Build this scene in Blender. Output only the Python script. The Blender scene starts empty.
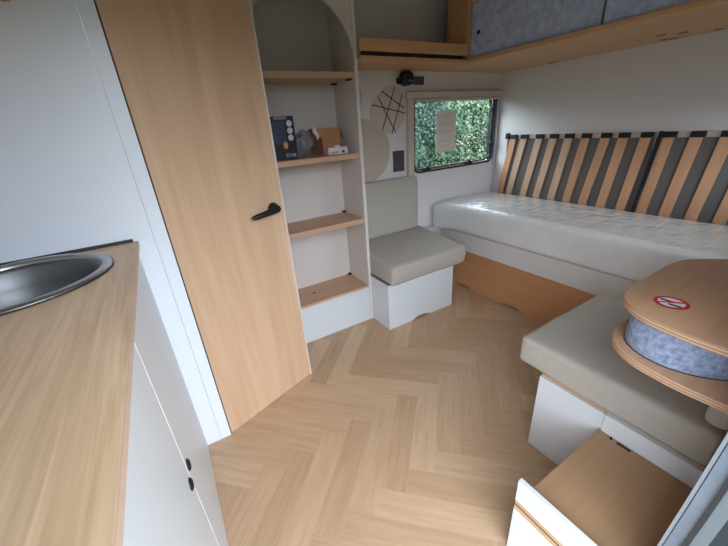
import bpy, bmesh, math, random
from mathutils import Vector, Matrix
random.seed(7)
C = bpy.context.scene.collection
PI = math.pi
YW = 1.93      # window wall
XR = 2.44      # end wall behind the bed
ZC = 1.95      # ceiling

# ------------------------------------------------------------------ materials
def srgb(r, g, b):
    f = lambda c: (c/255/12.92) if c/255 <= .04045 else ((c/255+.055)/1.055)**2.4
    return (f(r), f(g), f(b), 1)

def new_mat(name):
    m = bpy.data.materials.new(name); m.use_nodes = True
    nt = m.node_tree; b = nt.nodes['Principled BSDF']
    return m, nt, b

def plain(name, col, rough=.5, metal=0, bump=0, bscale=200, spec=.5, var=0, vscale=3):
    m, nt, b = new_mat(name)
    b.inputs['Base Color'].default_value = col
    b.inputs['Roughness'].default_value = rough
    b.inputs['Metallic'].default_value = metal
    b.inputs['Specular IOR Level'].default_value = spec
    tc = nt.nodes.new('ShaderNodeTexCoord')
    if var:
        n = nt.nodes.new('ShaderNodeTexNoise'); n.inputs['Scale'].default_value = vscale; n.inputs['Detail'].default_value = 5
        nt.links.new(tc.outputs['Object'], n.inputs['Vector'])
        mx = nt.nodes.new('ShaderNodeMix'); mx.data_type = 'RGBA'
        mx.inputs[6].default_value = [c*(1-var) for c in col[:3]]+[1]
        mx.inputs[7].default_value = [min(1, c*(1+var)) for c in col[:3]]+[1]
        nt.links.new(n.outputs['Fac'], mx.inputs[0]); nt.links.new(mx.outputs[2], b.inputs['Base Color'])
    if bump:
        n = nt.nodes.new('ShaderNodeTexNoise'); n.inputs['Scale'].default_value = bscale; n.inputs['Detail'].default_value = 3
        nt.links.new(tc.outputs['Object'], n.inputs['Vector'])
        bp = nt.nodes.new('ShaderNodeBump'); bp.inputs['Strength'].default_value = bump; bp.inputs['Distance'].default_value = .002
        nt.links.new(n.outputs['Fac'], bp.inputs['Height']); nt.links.new(bp.outputs['Normal'], b.inputs['Normal'])
    return m

def wood(name, c1, c2, axis='z', rough=.45, scale=1.0, ply=False, cath=0.5):
    """fine grain stretched along one axis, plus broad figure"""
    m, nt, b = new_mat(name)
    tc = nt.nodes.new('ShaderNodeTexCoord')
    mp = nt.nodes.new('ShaderNodeMapping')
    s = {'x': (1.0, 26, 26), 'y': (26, 1.0, 26), 'z': (26, 26, 1.0)}[axis]
    mp.inputs['Scale'].default_value = [k*scale for k in s]
    nt.links.new(tc.outputs['Object'], mp.inputs['Vector'])
    n = nt.nodes.new('ShaderNodeTexNoise'); n.inputs['Scale'].default_value = 2.2; n.inputs['Detail'].default_value = 6
    n.inputs['Distortion'].default_value = .6
    nt.links.new(mp.outputs['Vector'], n.inputs['Vector'])
    mp2 = nt.nodes.new('ShaderNodeMapping')
    s2 = {'x': (.55, 5, 5), 'y': (5, .55, 5), 'z': (5, 5, .55)}[axis]
    mp2.inputs['Scale'].default_value = [k*scale for k in s2]
    nt.links.new(tc.outputs['Object'], mp2.inputs['Vector'])
    n2 = nt.nodes.new('ShaderNodeTexNoise'); n2.inputs['Scale'].default_value = 1.6; n2.inputs['Detail'].default_value = 3
    n2.inputs['Distortion'].default_value = 1.2
    nt.links.new(mp2.outputs['Vector'], n2.inputs['Vector'])
    ad = nt.nodes.new('ShaderNodeMath'); ad.operation = 'MULTIPLY_ADD'
    ad.inputs[1].default_value = cath
    nt.links.new(n2.outputs['Fac'], ad.inputs[0])
    ml = nt.nodes.new('ShaderNodeMath'); ml.operation = 'MULTIPLY'; ml.inputs[1].default_value = 1-cath
    nt.links.new(n.outputs['Fac'], ml.inputs[0]); nt.links.new(ml.outputs[0], ad.inputs[2])
    cr = nt.nodes.new('ShaderNodeValToRGB')
    cr.color_ramp.elements[0].position = .30; cr.color_ramp.elements[0].color = c1
    cr.color_ramp.elements[1].position = .70; cr.color_ramp.elements[1].color = c2
    nt.links.new(ad.outputs[0], cr.inputs[0])
    out = cr.outputs[0]
    if ply:   # layered plywood shows on the upright edges
        sx = nt.nodes.new('ShaderNodeSeparateXYZ'); nt.links.new(tc.outputs['Object'], sx.inputs[0])
        wv = nt.nodes.new('ShaderNodeMath'); wv.operation = 'SINE'
        mu = nt.nodes.new('ShaderNodeMath'); mu.operation = 'MULTIPLY'; mu.inputs[1].default_value = 900
        nt.links.new(sx.outputs[2], mu.inputs[0]); nt.links.new(mu.outputs[0], wv.inputs[0])
        r2 = nt.nodes.new('ShaderNodeValToRGB')
        r2.color_ramp.elements[0].color = [c*.86 for c in c1[:3]]+[1]; r2.color_ramp.elements[1].color = [min(1, c*1.15) for c in c2[:3]]+[1]
        nt.links.new(wv.outputs[0], r2.inputs[0])
        sn = nt.nodes.new('ShaderNodeSeparateXYZ'); nt.links.new(tc.outputs['Normal'], sn.inputs[0])
        ab = nt.nodes.new('ShaderNodeMath'); ab.operation = 'ABSOLUTE'; nt.links.new(sn.outputs[2], ab.inputs[0])
        lt = nt.nodes.new('ShaderNodeMath'); lt.operation = 'LESS_THAN'; lt.inputs[1].default_value = .5
        nt.links.new(ab.outputs[0], lt.inputs[0])
        mx = nt.nodes.new('ShaderNodeMix'); mx.data_type = 'RGBA'
        nt.links.new(lt.outputs[0], mx.inputs[0]); nt.links.new(out, mx.inputs[6]); nt.links.new(r2.outputs[0], mx.inputs[7])
        out = mx.outputs[2]
    nt.links.new(out, b.inputs['Base Color'])
    b.inputs['Roughness'].default_value = rough
    b.inputs['Specular IOR Level'].default_value = .35
    return m

def fabric(name, c1, c2, mottled=35, rough=.95, weave=900, bump=.35):
    m, nt, b = new_mat(name)
    tc = nt.nodes.new('ShaderNodeTexCoord')
    n = nt.nodes.new('ShaderNodeTexNoise'); n.inputs['Scale'].default_value = mottled; n.inputs['Detail'].default_value = 8
    n.inputs['Roughness'].default_value = .75
    nt.links.new(tc.outputs['Object'], n.inputs['Vector'])
    cr = nt.nodes.new('ShaderNodeValToRGB')
    cr.color_ramp.elements[0].position = .38; cr.color_ramp.elements[0].color = c1
    cr.color_ramp.elements[1].position = .62; cr.color_ramp.elements[1].color = c2
    nt.links.new(n.outputs['Fac'], cr.inputs[0]); nt.links.new(cr.outputs[0], b.inputs['Base Color'])
    w = nt.nodes.new('ShaderNodeTexNoise'); w.inputs['Scale'].default_value = weave
    nt.links.new(tc.outputs['Object'], w.inputs['Vector'])
    bp = nt.nodes.new('ShaderNodeBump'); bp.inputs['Strength'].default_value = bump; bp.inputs['Distance'].default_value = .001
    nt.links.new(w.outputs['Fac'], bp.inputs['Height']); nt.links.new(bp.outputs['Normal'], b.inputs['Normal'])
    b.inputs['Roughness'].default_value = rough; b.inputs['Specular IOR Level'].default_value = .2
    return m

WHITE = plain('white_laminate', srgb(203, 206, 209), .38, var=.015, vscale=2)
WALLM = plain('wall_covering', srgb(216, 211, 211), .6, bump=.15, bscale=350, var=.02)
WALLL = plain('partition_laminate', srgb(218, 222, 230), .35)
CEIL = plain('ceiling_board', srgb(206, 190, 176), .7)
NICHE = plain('niche_board', srgb(204, 195, 190), .55)
DOORW = wood('door_beech', srgb(188, 152, 122), srgb(210, 176, 146), 'z', .42, cath=.7)
SHELFW = wood('shelf_beech', srgb(180, 142, 114), srgb(200, 162, 132), 'x', .45)
BEAMX = wood('beam_beech_x', srgb(192, 146, 104), srgb(210, 164, 120), 'x', .45)
BEAMY = wood('beam_beech_y', srgb(190, 148, 108), srgb(212, 170, 128), 'y', .45)
TOPW = wood('worktop_oak', srgb(180, 148, 114), srgb(222, 194, 160), 'y', .38, scale=1.8, cath=.4)
BEDW = wood('bed_panel_beech', srgb(176, 124, 86), srgb(194, 142, 102), 'y', .45)
BOARDW = wood('step_board_beech', srgb(156, 122, 92), srgb(174, 140, 108), 'x', .5, cath=.7)
PLYT = wood('round_plate_ply', srgb(176, 138, 108), srgb(200, 162, 132), 'x', .36, ply=True)
SLATW = wood('slat_birch', srgb(180, 130, 98), srgb(202, 156, 120), 'z', .4)
SLATP = wood('slat_pale', srgb(180, 146, 120), srgb(200, 168, 142), 'z', .4)
PLYE = wood('ply_edge', srgb(168, 132, 100), srgb(194, 158, 124), 'y', .6)
CUSH = fabric('greige_upholstery', srgb(168, 160, 151), srgb(173, 165, 155), 60)
FELT = fabric('blue_grey_felt', srgb(116, 126, 150), srgb(164, 176, 202), 85)
FELTD = fabric('grey_felt_door', srgb(160, 174, 204), srgb(196, 210, 238), 30)
MATT = fabric('mattress_cover', srgb(216, 214, 212), srgb(226, 224, 222), 8, bump=.2)
BEDWHITE = plain('bed_board_white', srgb(206, 201, 197), .5)
GREYCLOTH = plain('grey_cloth', srgb(98, 92, 89), .9)
BLACK = plain('black_plastic', (.010, .010, .011, 1), .45, spec=.3)
RUB = plain('black_rubber', (.02, .02, .022, 1), .6)
STEEL = plain('brushed_steel', (.20, .205, .21, 1), .48, 1)
RIMM = plain('satin_steel', (.42, .43, .44, 1), .34, 1)
CHROME = plain('chrome', (.8, .8, .82, 1), .12, 1)
ALU = plain('painted_aluminium', srgb(122, 132, 146), .42, .45, var=.3, vscale=18)
ALUO = plain('darkened_outer_edge', srgb(104, 110, 114), .5, .1)  # grey darkened to offset the strong sky light on this edge
ALUI = plain('grey_frame_lip', srgb(122, 128, 132), .5)
ALUL = plain('pale_aluminium', srgb(205, 212, 218), .4, .1)
CREAM = plain('cream_blind_plastic', srgb(200, 186, 174), .5)
EDGEW = plain('edge_band_white', srgb(208, 200, 196), .5)
DEC1 = plain('beige_decal', srgb(190, 177, 162), .6)
DEC2 = plain('pale_beige_decal', srgb(200, 187, 176), .6)
DEC3 = plain('greige_decal', srgb(186, 176, 168), .6)
INK = plain('dark_line', srgb(48, 34, 32), .6)
LABELD = plain('dark_label', srgb(62, 56, 60), .5)
LABELT = plain('label_print', srgb(112, 106, 108), .6)
RED = plain('sticker_red', srgb(190, 30, 34), .35)
STW = plain('sticker_white', srgb(232, 230, 236), .35)
PAPER = plain('paper', srgb(232, 226, 218), .8)
PAPERG = plain('paper_print', srgb(206, 198, 190), .8)
CARD = plain('brown_cardboard', srgb(168, 118, 84), .85, var=.08, vscale=12)
BOXD = plain('dark_printed_box', srgb(34, 36, 48), .35, var=.3, vscale=20)
BOXP = plain('box_picture_blue', srgb(54, 62, 84), .35, var=.3, vscale=16)
BOXO = plain('box_picture_glow', srgb(206, 136, 84), .4, var=.3, vscale=60)
BOXC = plain('box_circle', srgb(196, 202, 214), .4, var=.1, vscale=80)
PINKW = plain('pale_carton', srgb(222, 206, 208), .6)
MAROON = plain('maroon_print', srgb(96, 40, 44), .5)
GROUND = plain('outdoor_ground', srgb(66, 80, 62), .95, var=.15, vscale=4)
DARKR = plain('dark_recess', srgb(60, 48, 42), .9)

def clear_plastic(name, tint, gloss_rough, mixv, bumps):
    m = bpy.data.materials.new(name); m.use_nodes = True; nt = m.node_tree
    for n in list(nt.nodes): nt.nodes.remove(n)
    o = nt.nodes.new('ShaderNodeOutputMaterial'); mx = nt.nodes.new('ShaderNodeMixShader')
    t = nt.nodes.new('ShaderNodeBsdfTransparent'); t.inputs[0].default_value = tint
    g = nt.nodes.new('ShaderNodeBsdfGlossy'); g.inputs['Roughness'].default_value = gloss_rough
    g.inputs['Color'].default_value = (.95, .97, 1, 1)
    fr = nt.nodes.new('ShaderNodeFresnel'); fr.inputs['IOR'].default_value = 1.45
    ad = nt.nodes.new('ShaderNodeMath'); ad.operation = 'MULTIPLY_ADD'; ad.inputs[1].default_value = 1.3; ad.inputs[2].default_value = mixv
    tc = nt.nodes.new('ShaderNodeTexCoord')
    if bumps:
        mp = nt.nodes.new('ShaderNodeMapping'); mp.inputs['Scale'].default_value = (3, 9, 5)
        mp.inputs['Rotation'].default_value = (0, 0, .4)
        n = nt.nodes.new('ShaderNodeTexNoise'); n.inputs['Scale'].default_value = bumps; n.inputs['Detail'].default_value = 5
        n.inputs['Distortion'].default_value = 1.5
        nt.links.new(tc.outputs['Object'], mp.inputs[0]); nt.links.new(mp.outputs[0], n.inputs['Vector'])
        bp = nt.nodes.new('ShaderNodeBump'); bp.inputs['Strength'].default_value = .8; bp.inputs['Distance'].default_value = .012
        nt.links.new(n.outputs['Fac'], bp.inputs['Height'])
        nt.links.new(bp.outputs[0], g.inputs['Normal']); nt.links.new(bp.outputs[0], fr.inputs['Normal'])
    ge = nt.nodes.new('ShaderNodeNewGeometry'); iv = nt.nodes.new('ShaderNodeMath'); iv.operation = 'SUBTRACT'; iv.inputs[0].default_value = 1
    nt.links.new(ge.outputs['Backfacing'], iv.inputs[1]); mf = nt.nodes.new('ShaderNodeMath'); mf.operation = 'MULTIPLY'
    nt.links.new(fr.outputs[0], ad.inputs[0]); nt.links.new(ad.outputs[0], mf.inputs[0]); nt.links.new(iv.outputs[0], mf.inputs[1])
    nt.links.new(mf.outputs[0], mx.inputs[0])
    nt.links.new(t.outputs[0], mx.inputs[1]); nt.links.new(g.outputs[0], mx.inputs[2]); nt.links.new(mx.outputs[0], o.inputs[0])
    return m
FOIL = clear_plastic('clear_foil', (.985, .99, 1, 1), .24, .07, 1.6)
BAG = clear_plastic('plastic_bag', (.72, .73, .77, 1), .5, .12, 3)
GLASS = clear_plastic('acrylic_pane', (.93, .96, .95, 1), .03, .01, 0)

# ------------------------------------------------------------------ mesh helpers (all in world coordinates)
def BM(): return bmesh.new()

def box(bm, x0, x1, y0, y1, z0, z1, bev=0, seg=2):
    t = bmesh.new()
    v = [t.verts.new((x, y, z)) for z in (z0, z1) for y in (y0, y1) for x in (x0, x1)]
    for f in ((0, 2, 3, 1), (4, 5, 7, 6), (0, 1, 5, 4), (2, 6, 7, 3), (0, 4, 6, 2), (1, 3, 7, 5)):
        t.faces.new([v[i] for i in f])
    if bev:
        bmesh.ops.bevel(t, geom=t.edges[:], offset=bev, segments=seg, profile=.5, affect='EDGES')
    join(bm, t); return bm

def join(bm, t, M=None):
    if M is not None: bmesh.ops.transform(t, matrix=M, verts=t.verts)
    me = bpy.data.meshes.new('tmp'); t.to_mesh(me); t.free(); bm.from_mesh(me); bpy.data.meshes.remove(me)

def prism(bm, pts, h0, h1, axis='z', bev=0):
    """polygon pts extruded along an axis; pts are the two remaining coords in xyz order"""
    def P(a, b, h):
        return {'z': (a, b, h), 'y': (a, h, b), 'x': (h, a, b)}[axis]
    t = bmesh.new()
    lo = [t.verts.new(P(a, b, h0)) for a, b in pts]; hi = [t.verts.new(P(a, b, h1)) for a, b in pts]
    n = len(pts)
    t.faces.new(lo); t.faces.new(hi)
    for i in range(n): t.faces.new((lo[i], lo[(i+1) % n], hi[(i+1) % n], hi[i]))
    bmesh.ops.recalc_face_normals(t, faces=t.faces[:])
    if bev:
        ed = [e for e in t.edges if (e.verts[0] in lo) == (e.verts[1] in lo)]
        bmesh.ops.bevel(t, geom=ed, offset=bev, segments=2, profile=.5, affect='EDGES')
    join(bm, t); return bm

def tube(bm, pts, r, n=10):
    pts = [Vector(p) for p in pts]; t = bmesh.new(); rings = []
    for i, p in enumerate(pts):
        d = (pts[min(i+1, len(pts)-1)]-pts[max(i-1, 0)]).normalized()
        a = d.orthogonal().normalized() if i == 0 else (rings_a - d*rings_a.dot(d)).normalized()
        rings_a = a; b = d.cross(a); rr = r[i] if isinstance(r, (list, tuple)) else r
        rings.append([t.verts.new(p+rr*(math.cos(2*PI*k/n)*a+math.sin(2*PI*k/n)*b)) for k in range(n)])
    for A, B in zip(rings, rings[1:]):
        for k in range(n): t.faces.new((A[k], A[(k+1) % n], B[(k+1) % n], B[k]))
    t.faces.new(rings[0]); t.faces.new(rings[-1])
    bmesh.ops.recalc_face_normals(t, faces=t.faces[:])
    join(bm, t); return bm

def lathe(bm, prof, cx, cy, n=64, closed=False):
    """prof (r, z) pairs about a vertical axis"""
    t = bmesh.new(); rings = []
    for r, z in prof:
        rings.append([t.verts.new((cx+r*math.cos(2*PI*k/n), cy+r*math.sin(2*PI*k/n), z)) for k in range(n)])
    for A, B in zip(rings, rings[1:]):
        for k in range(n): t.faces.new((A[k], A[(k+1) % n], B[(k+1) % n], B[k]))
    if closed: t.faces.new(rings[0]); t.faces.new(rings[-1])
    bmesh.ops.recalc_face_normals(t, faces=t.faces[:])
    join(bm, t); return bm

def circ(cx, cy, r, n=40, a0=0, a1=2*PI, ry=None):
    ry = ry or r
    full = abs(a1-a0-2*PI) < 1e-6
    return [(cx+r*math.cos(a0+(a1-a0)*k/(n if full else n-1)), cy+ry*math.sin(a0+(a1-a0)*k/(n if full else n-1))) for k in range(n)]

def smooth_closed(pts, k=6):
    out = []; n = len(pts)
    for i in range(n):
        p0, p1, p2, p3 = [Vector(pts[(i+j-1) % n]) for j in range(4)]
        for s in range(k):
            t = s/k
            q = .5*((2*p1)+(-p0+p2)*t+(2*p0-5*p1+4*p2-p3)*t*t+(-p0+3*p1-3*p2+p3)*t**3)
            out.append((q.x, q.y))
    return out

def origin_of(o):
    v = Vector((0, 0, 0))
    while o is not None:
        v += o.location; o = o.parent
    return v

def obj(name, bm, mat, parent=None, smooth=False, loc=None):
    me = bpy.data.meshes.new(name)
    if parent is None:
        xs = [v.co for v in bm.verts]
        lo = Vector((min(c.x for c in xs), min(c.y for c in xs), min(c.z for c in xs)))
        hi = Vector((max(c.x for c in xs), max(c.y for c in xs), max(c.z for c in xs)))
        org = Vector(loc) if loc else Vector(((lo.x+hi.x)/2, (lo.y+hi.y)/2, lo.z))
        shift = org
    else:
        shift = origin_of(parent); org = Vector((0, 0, 0))
    bmesh.ops.translate(bm, verts=bm.verts[:], vec=-shift)
    bmesh.ops.recalc_face_normals(bm, faces=bm.faces[:]) if name not in ('hedge',) else None
    bm.to_mesh(me); bm.free()
    for p in me.polygons: p.use_smooth = bool(smooth)
    if isinstance(mat, (list, tuple)):
        for m in mat: me.materials.append(m)
    else: me.materials.append(mat)
    o = bpy.data.objects.new(name, me); C.objects.link(o)
    o.location = org
    if parent is not None: o.parent = parent
    if smooth == 'auto':
        me.set_sharp_from_angle(angle=math.radians(40))
    return o

def tag(o, label, cat, group=None, kind=None):
    o['label'] = label; o['category'] = cat
    if group: o['group'] = group
    if kind: o['kind'] = kind
    return o

def thing(name, label, cat, loc, group=None):
    o = bpy.data.objects.new(name, None); C.objects.link(o); o.location = loc
    o.empty_display_size = .05
    return tag(o, label, cat, group)

def struct(name, bm, mat, parent=None, smooth=False, label=None, cat=None):
    o = obj(name, bm, mat, parent, smooth)
    if parent is None:
        o['kind'] = 'structure'
        if label: o['label'] = label
        if cat: o['category'] = cat
    return o

# ------------------------------------------------------------------ floor: herringbone planks, all in one surface
def make_floor():
    w = .0939; n = 5
    x0f, x1f, y0f, y1f = -.75, 2.50, -.0, 1.97
    X0, Y0f = .459, 1.277
    ru = Vector((1, -1, 0))/math.sqrt(2); rv = Vector((1, 1, 0))/math.sqrt(2)
    bm = bmesh.new(); lay = bm.loops.layers.uv.new('plank'); rnd = bm.loops.layers.color.new('rnd')
    O = Vector((X0, Y0f, 0))
    def plank(a, b, la, lb, along_u):
        g = .0006/w
        pts = [(a+g, b+g), (a+la-g, b+g), (a+la-g, b+lb-g), (a+g, b+lb-g)]
        t = [O + ru*(p*w) + rv*(q*w) for p, q in pts]
        if max(c.x for c in t) < x0f-.6 or min(c.x for c in t) > x1f+.6: return
        if max(c.y for c in t) < y0f-.6 or min(c.y for c in t) > y1f+.6: return
        f = bm.faces.new([bm.verts.new(c) for c in t])
        r = random.random(); off = (random.random()*40, random.random()*40)
        for lp, (p, q) in zip(f.loops, pts):
            uu, vv = ((p-a)*w, (q-b)*w) if along_u else ((q-b)*w, (p-a)*w)
            lp[lay].uv = (uu+off[0], vv+off[1]); lp[rnd] = (r, r, r, 1)
    for i in range(-60, 60):
        for m in range(-8, 9):
            plank(i+2*n*m, i, n, 1, True)
            y = i; x = y + 2*n - 1 + 2*n*m
            plank(x, y, 1, n, False)
    # trim to the room
    for co, no in (((x0f, 0, 0), (1, 0, 0)), ((x1f, 0, 0), (-1, 0, 0)), ((0, y0f, 0), (0, 1, 0)), ((0, y1f, 0), (0, -1, 0))):
        geom = bm.verts[:]+bm.edges[:]+bm.faces[:]
        bmesh.ops.bisect_plane(bm, geom=geom, plane_co=co, plane_no=no, clear_inner=True)
    # the slab beneath
    m, nt, b = new_mat('herringbone_vinyl')
    uv = nt.nodes.new('ShaderNodeUVMap'); uv.uv_map = 'plank'
    mp = nt.nodes.new('ShaderNodeMapping'); mp.inputs['Scale'].default_value = (5, 60, 1)
    nt.links.new(uv.outputs[0], mp.inputs[0])
    n1 = nt.nodes.new('ShaderNodeTexNoise'); n1.inputs['Scale'].default_value = 1; n1.inputs['Detail'].default_value = 5; n1.inputs['Distortion'].default_value = .8
    nt.links.new(mp.outputs[0], n1.inputs['Vector'])
    at = nt.nodes.new('ShaderNodeVertexColor'); at.layer_name = 'rnd'
    ad = nt.nodes.new('ShaderNodeMath'); ad.operation = 'MULTIPLY_ADD'; ad.inputs[1].default_value = .22
    dm = nt.nodes.new('ShaderNodeMath'); dm.operation = 'MULTIPLY_ADD'; dm.inputs[1].default_value = .38; dm.inputs[2].default_value = .30
    nt.links.new(n1.outputs['Fac'], dm.inputs[0])
    nt.links.new(at.outputs[0], ad.inputs[0]); nt.links.new(dm.outputs[0], ad.inputs[2])
    cr = nt.nodes.new('ShaderNodeValToRGB')
    cr.color_ramp.elements[0].position = .35; cr.color_ramp.elements[0].color = srgb(168, 134, 104)
    cr.color_ramp.elements[1].position = .95; cr.color_ramp.elements[1].color = srgb(216, 186, 154)
    nt.links.new(ad.outputs[0], cr.inputs[0]); nt.links.new(cr.outputs[0], b.inputs['Base Color'])
    b.inputs['Roughness'].default_value = .42; b.inputs['Specular IOR Level'].default_value = .35
    nv = len(bm.verts)
    f0 = len(bm.faces)
    t = bmesh.new(); box(t, x0f, x1f, y0f, y1f, -.06, -.0004)
    me = bpy.data.meshes.new('t'); t.to_mesh(me); t.free(); bm.from_mesh(me); bpy.data.meshes.remove(me)
    bm.faces.ensure_lookup_table()
    for f in bm.faces[f0:]: f.material_index = 1
    o = struct('floor', bm, [m, plain('floor_joint', srgb(138, 114, 90), .7)])
make_floor()

# ------------------------------------------------------------------ room shell
# window wall with an opening
wx0, wx1, wz0, wz1 = 1.585, 2.400, .872, 1.330
b = BM()
box(b, .40, wx0, YW, YW+.035, 0, ZC); box(b, wx1, 2.49, YW, YW+.035, 0, ZC)
box(b, wx0, wx1, YW, YW+.035, 0, wz0); box(b, wx0, wx1, YW, YW+.035, wz1, ZC)
struct('wall_back', b, WALLM)
struct('wall_right', box(BM(), XR, XR+.035, .04, YW, 0, ZC), WALLM)
struct('wall_left', box(BM(), -.74, -.70, -.01, 1.243, 0, ZC), WALLL)
b = BM(); box(b, -.70, -.058, 1.243, 1.265, 0, ZC); box(b, -.0572, -.018, 1.243, 1.265, 0, ZC)
struct('wall_partition', b, WALLL)
struct('ceiling', box(BM(), -.74, XR+.035, -.01, YW+.035, ZC, ZC+.03), CEIL)
b = BM()     # door-side wall, opening x -.09 .. .69
box(b, -.74, -.131, -.01, .04, 0, ZC); box(b, .72, 1.65, -.01, .04, 0, ZC); box(b, 2.26, XR+.035, -.01, .04, 0, ZC)
box(b, 1.65, 2.26, -.01, .04, 0, .90); box(b, 1.65, 2.26, -.01, .04, 1.30, ZC); box(b, -.131, .72, -.01, .04, 1.741, ZC)
struct('wall_front', b, WALLM)

# entrance door frame: leaning slightly with the bulge of the caravan side
def leaning(name, x0, x1, ya, yb, mat, parent):
    zs = [(0.0, .0246), (.56, 0), (1.0, -.016), (1.695, -.026)]
    t = bmesh.new(); rings = []
    for z, s in zs:
        rings.append([t.verts.new(c) for c in ((x0, ya+s, z), (x1, ya+s, z), (x1, yb+s, z), (x0, yb+s, z))])
    for A, B in zip(rings, rings[1:]):
        for k in range(4): t.faces.new((A[k], A[(k+1) % 4], B[(k+1) % 4], B[k]))
    t.faces.new(rings[0]); t.faces.new(rings[-1])
    return obj(name, t, mat, parent)
fr = obj('trim_1', box(BM(), .675, .72, -.03, .03, -.06, 1.68), plain('dark_frame_seal', srgb(38, 44, 46), .7)); fr['kind'] = 'structure'
leaning('inner_lip', .650, .720, .0375, .0425, ALUI, fr)
leaning('inner_groove', .653, .720, .0360, .0375, RUB, fr)
leaning('jamb_face', .650, .720, .0180, .0360, ALU, fr)
leaning('door_seal', .642, .720, .0110, .0180, RUB, fr)
leaning('outer_edge', .646, .720, -.0060, .0110, ALUO, fr)

b = BM(); box(b, -.130, -.0905, -.03, .046, -.06, 1.74); box(b, -.0900, .6745, -.03, .046, 1.70, 1.74); box(b, -.0900, .6745, -.03, -.0005, -.06, -.004)
t2 = obj('trim_2', b, ALUL); t2['kind'] = 'structure'
# angled washroom door, its frame edge and handle
P0 = Vector((-.018, 1.243, 0)); P1 = Vector((.429, 1.399, 0))
dd = (P1-P0).normalized(); nn = Vector((dd.y, -dd.x, 0))        # nn points at the room
def slab(a0, a1, z0, z1, n0, n1):
    t = bmesh.new()
    vs = []
    for z in (z0, z1):
        for n_, a in ((n0, a0), (n0, a1), (n1, a1), (n1, a0)):
            p = P0+dd*a+nn*n_; vs.append(t.verts.new((p.x, p.y, z)))
    for f in ((0, 1, 2, 3), (7, 6, 5, 4), (0, 4, 5, 1), (1, 5, 6, 2), (2, 6, 7, 3), (3, 7, 4, 0)): t.faces.new([vs[i] for i in f])
    return t
L = (P1-P0).length
door = struct('door_1', slab(.005, L-.003, .006, ZC-.02, -.022, 0), DOORW)
struct('hinge_gap', slab(-.001, .0048, .0, ZC-.02, -.02, -.004), DARKR, door)
struct('edge_strip', slab(L-.0030, L+.0035, 0, ZC-.01, -.022, .003), EDGEW, door)
hb = BM()
hp = P0+dd*(L-.053)+Vector((0, 0, .913))
M = Matrix((( dd.x, 0, nn.x, hp.x), (dd.y, 0, nn.y, hp.y), (0, 1, 0, hp.z), (0, 0, 0, 1)))
t = bmesh.new(); lathe(t, [(0.0001, 0), (.024, 0), (.024, .008), (.020, .012), (.017, .03), (.013, .038), (.0001, .04)], 0, 0, 28); join(hb, t, M)
t = bmesh.new(); tube(t, [(.004, 0, .030), (-.03, -.003, .036), (-.07, -.007, .036), (-.108, -.011, .032), (-.120, -.012, .030)], [.014, .0135, .0115, .010, .006], 14); join(hb, t, M)
struct('door_handle', hb, BLACK, door, smooth='auto')
door['label'] = 'tall beech door set at an angle with black lever'

# window: opening frame, acrylic pane, catches
def rrect(x0, x1, z0, z1, r, n=8):
    pts = []
    for cx, cz, a in ((x1-r, z1-r, 0), (x0+r, z1-r, PI/2), (x0+r, z0+r, PI), (x1-r, z0+r, 3*PI/2)):
        for k in range(n+1):
            an = a+PI/2*k/n; pts.append((cx+r*math.cos(an), cz+r*math.sin(an)))
    return pts
def ring(bm, x0, x1, z0, z1, r, w, y0, y1):
    A = rrect(x0, x1, z0, z1, r); B = rrect(x0+w, x1-w, z0+w, z1-w, max(r-w, .004))
    t = bmesh.new(); n = len(A)
    q = [[t.verts.new((p[0], y, p[1])) for p in S] for S, y in ((A, y0), (B, y0), (B, y1), (A, y1))]
    for a, c in ((0, 1), (1, 2), (2, 3), (3, 0)):
        for k in range(n): t.faces.new((q[a][k], q[a][(k+1) % n], q[c][(k+1) % n], q[c][k]))
    join(bm, t); return bm
win = struct('window_1', ring(BM(), wx0-.012, wx1+.004, wz0-.010, wz1+.03, .055, .013, YW-.010, YW+.012), RUB, smooth='auto')
win['label'] = 'hinged acrylic caravan window looking onto green hedge'
struct('inner_seal', ring(BM(), wx0+.006, wx1-.022, wz0+.010, wz1+.01, .05, .009, YW+.012, YW+.030), RUB, win, 'auto')
struct('pane', box(BM(), wx0-.002, wx1+.002, YW+.030, YW+.034, wz0-.002, wz1+.002), GLASS, win)
struct('catch_rail', ring(BM(), wx0+.001, wx1-.010, wz0+.003, wz1+.02, .052, .008, YW+.004, YW+.014), CHROME, win, 'auto')
for cx, cz, v in ((1.70, wz0+.012, 0), (2.13, wz0+.012, 0), (wx1-.030, 1.0, 1), (wx1-.03, 1.26, 1)):
    t = BM()
    if v: box(t, cx-.010, cx+.016, YW-.02, YW+.012, cz-.020, cz+.020, .006); box(t, cx-.02, cx+.002, YW-.016, YW, cz-.007, cz+.007, .003)
    else: box(t, cx-.024, cx+.024, YW-.022, YW+.012, cz-.010, cz+.014, .006); box(t, cx-.008, cx+.008, YW-.018, YW, cz+.01, cz+.026, .003)
    struct('window_catch', t, BLACK, win)
win2 = struct('added_window', ring(BM(), 1.64, 2.27, .89, 1.31, .055, .013, .028, .052), RUB, smooth='auto')  # unseen window, added to brighten the end wall and window wall
win2['label'] = 'added unseen acrylic window in the entrance side wall above the bed end'
struct('pane', box(BM(), 1.652, 2.258, .004, .008, .902, 1.298), GLASS, win2)
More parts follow.
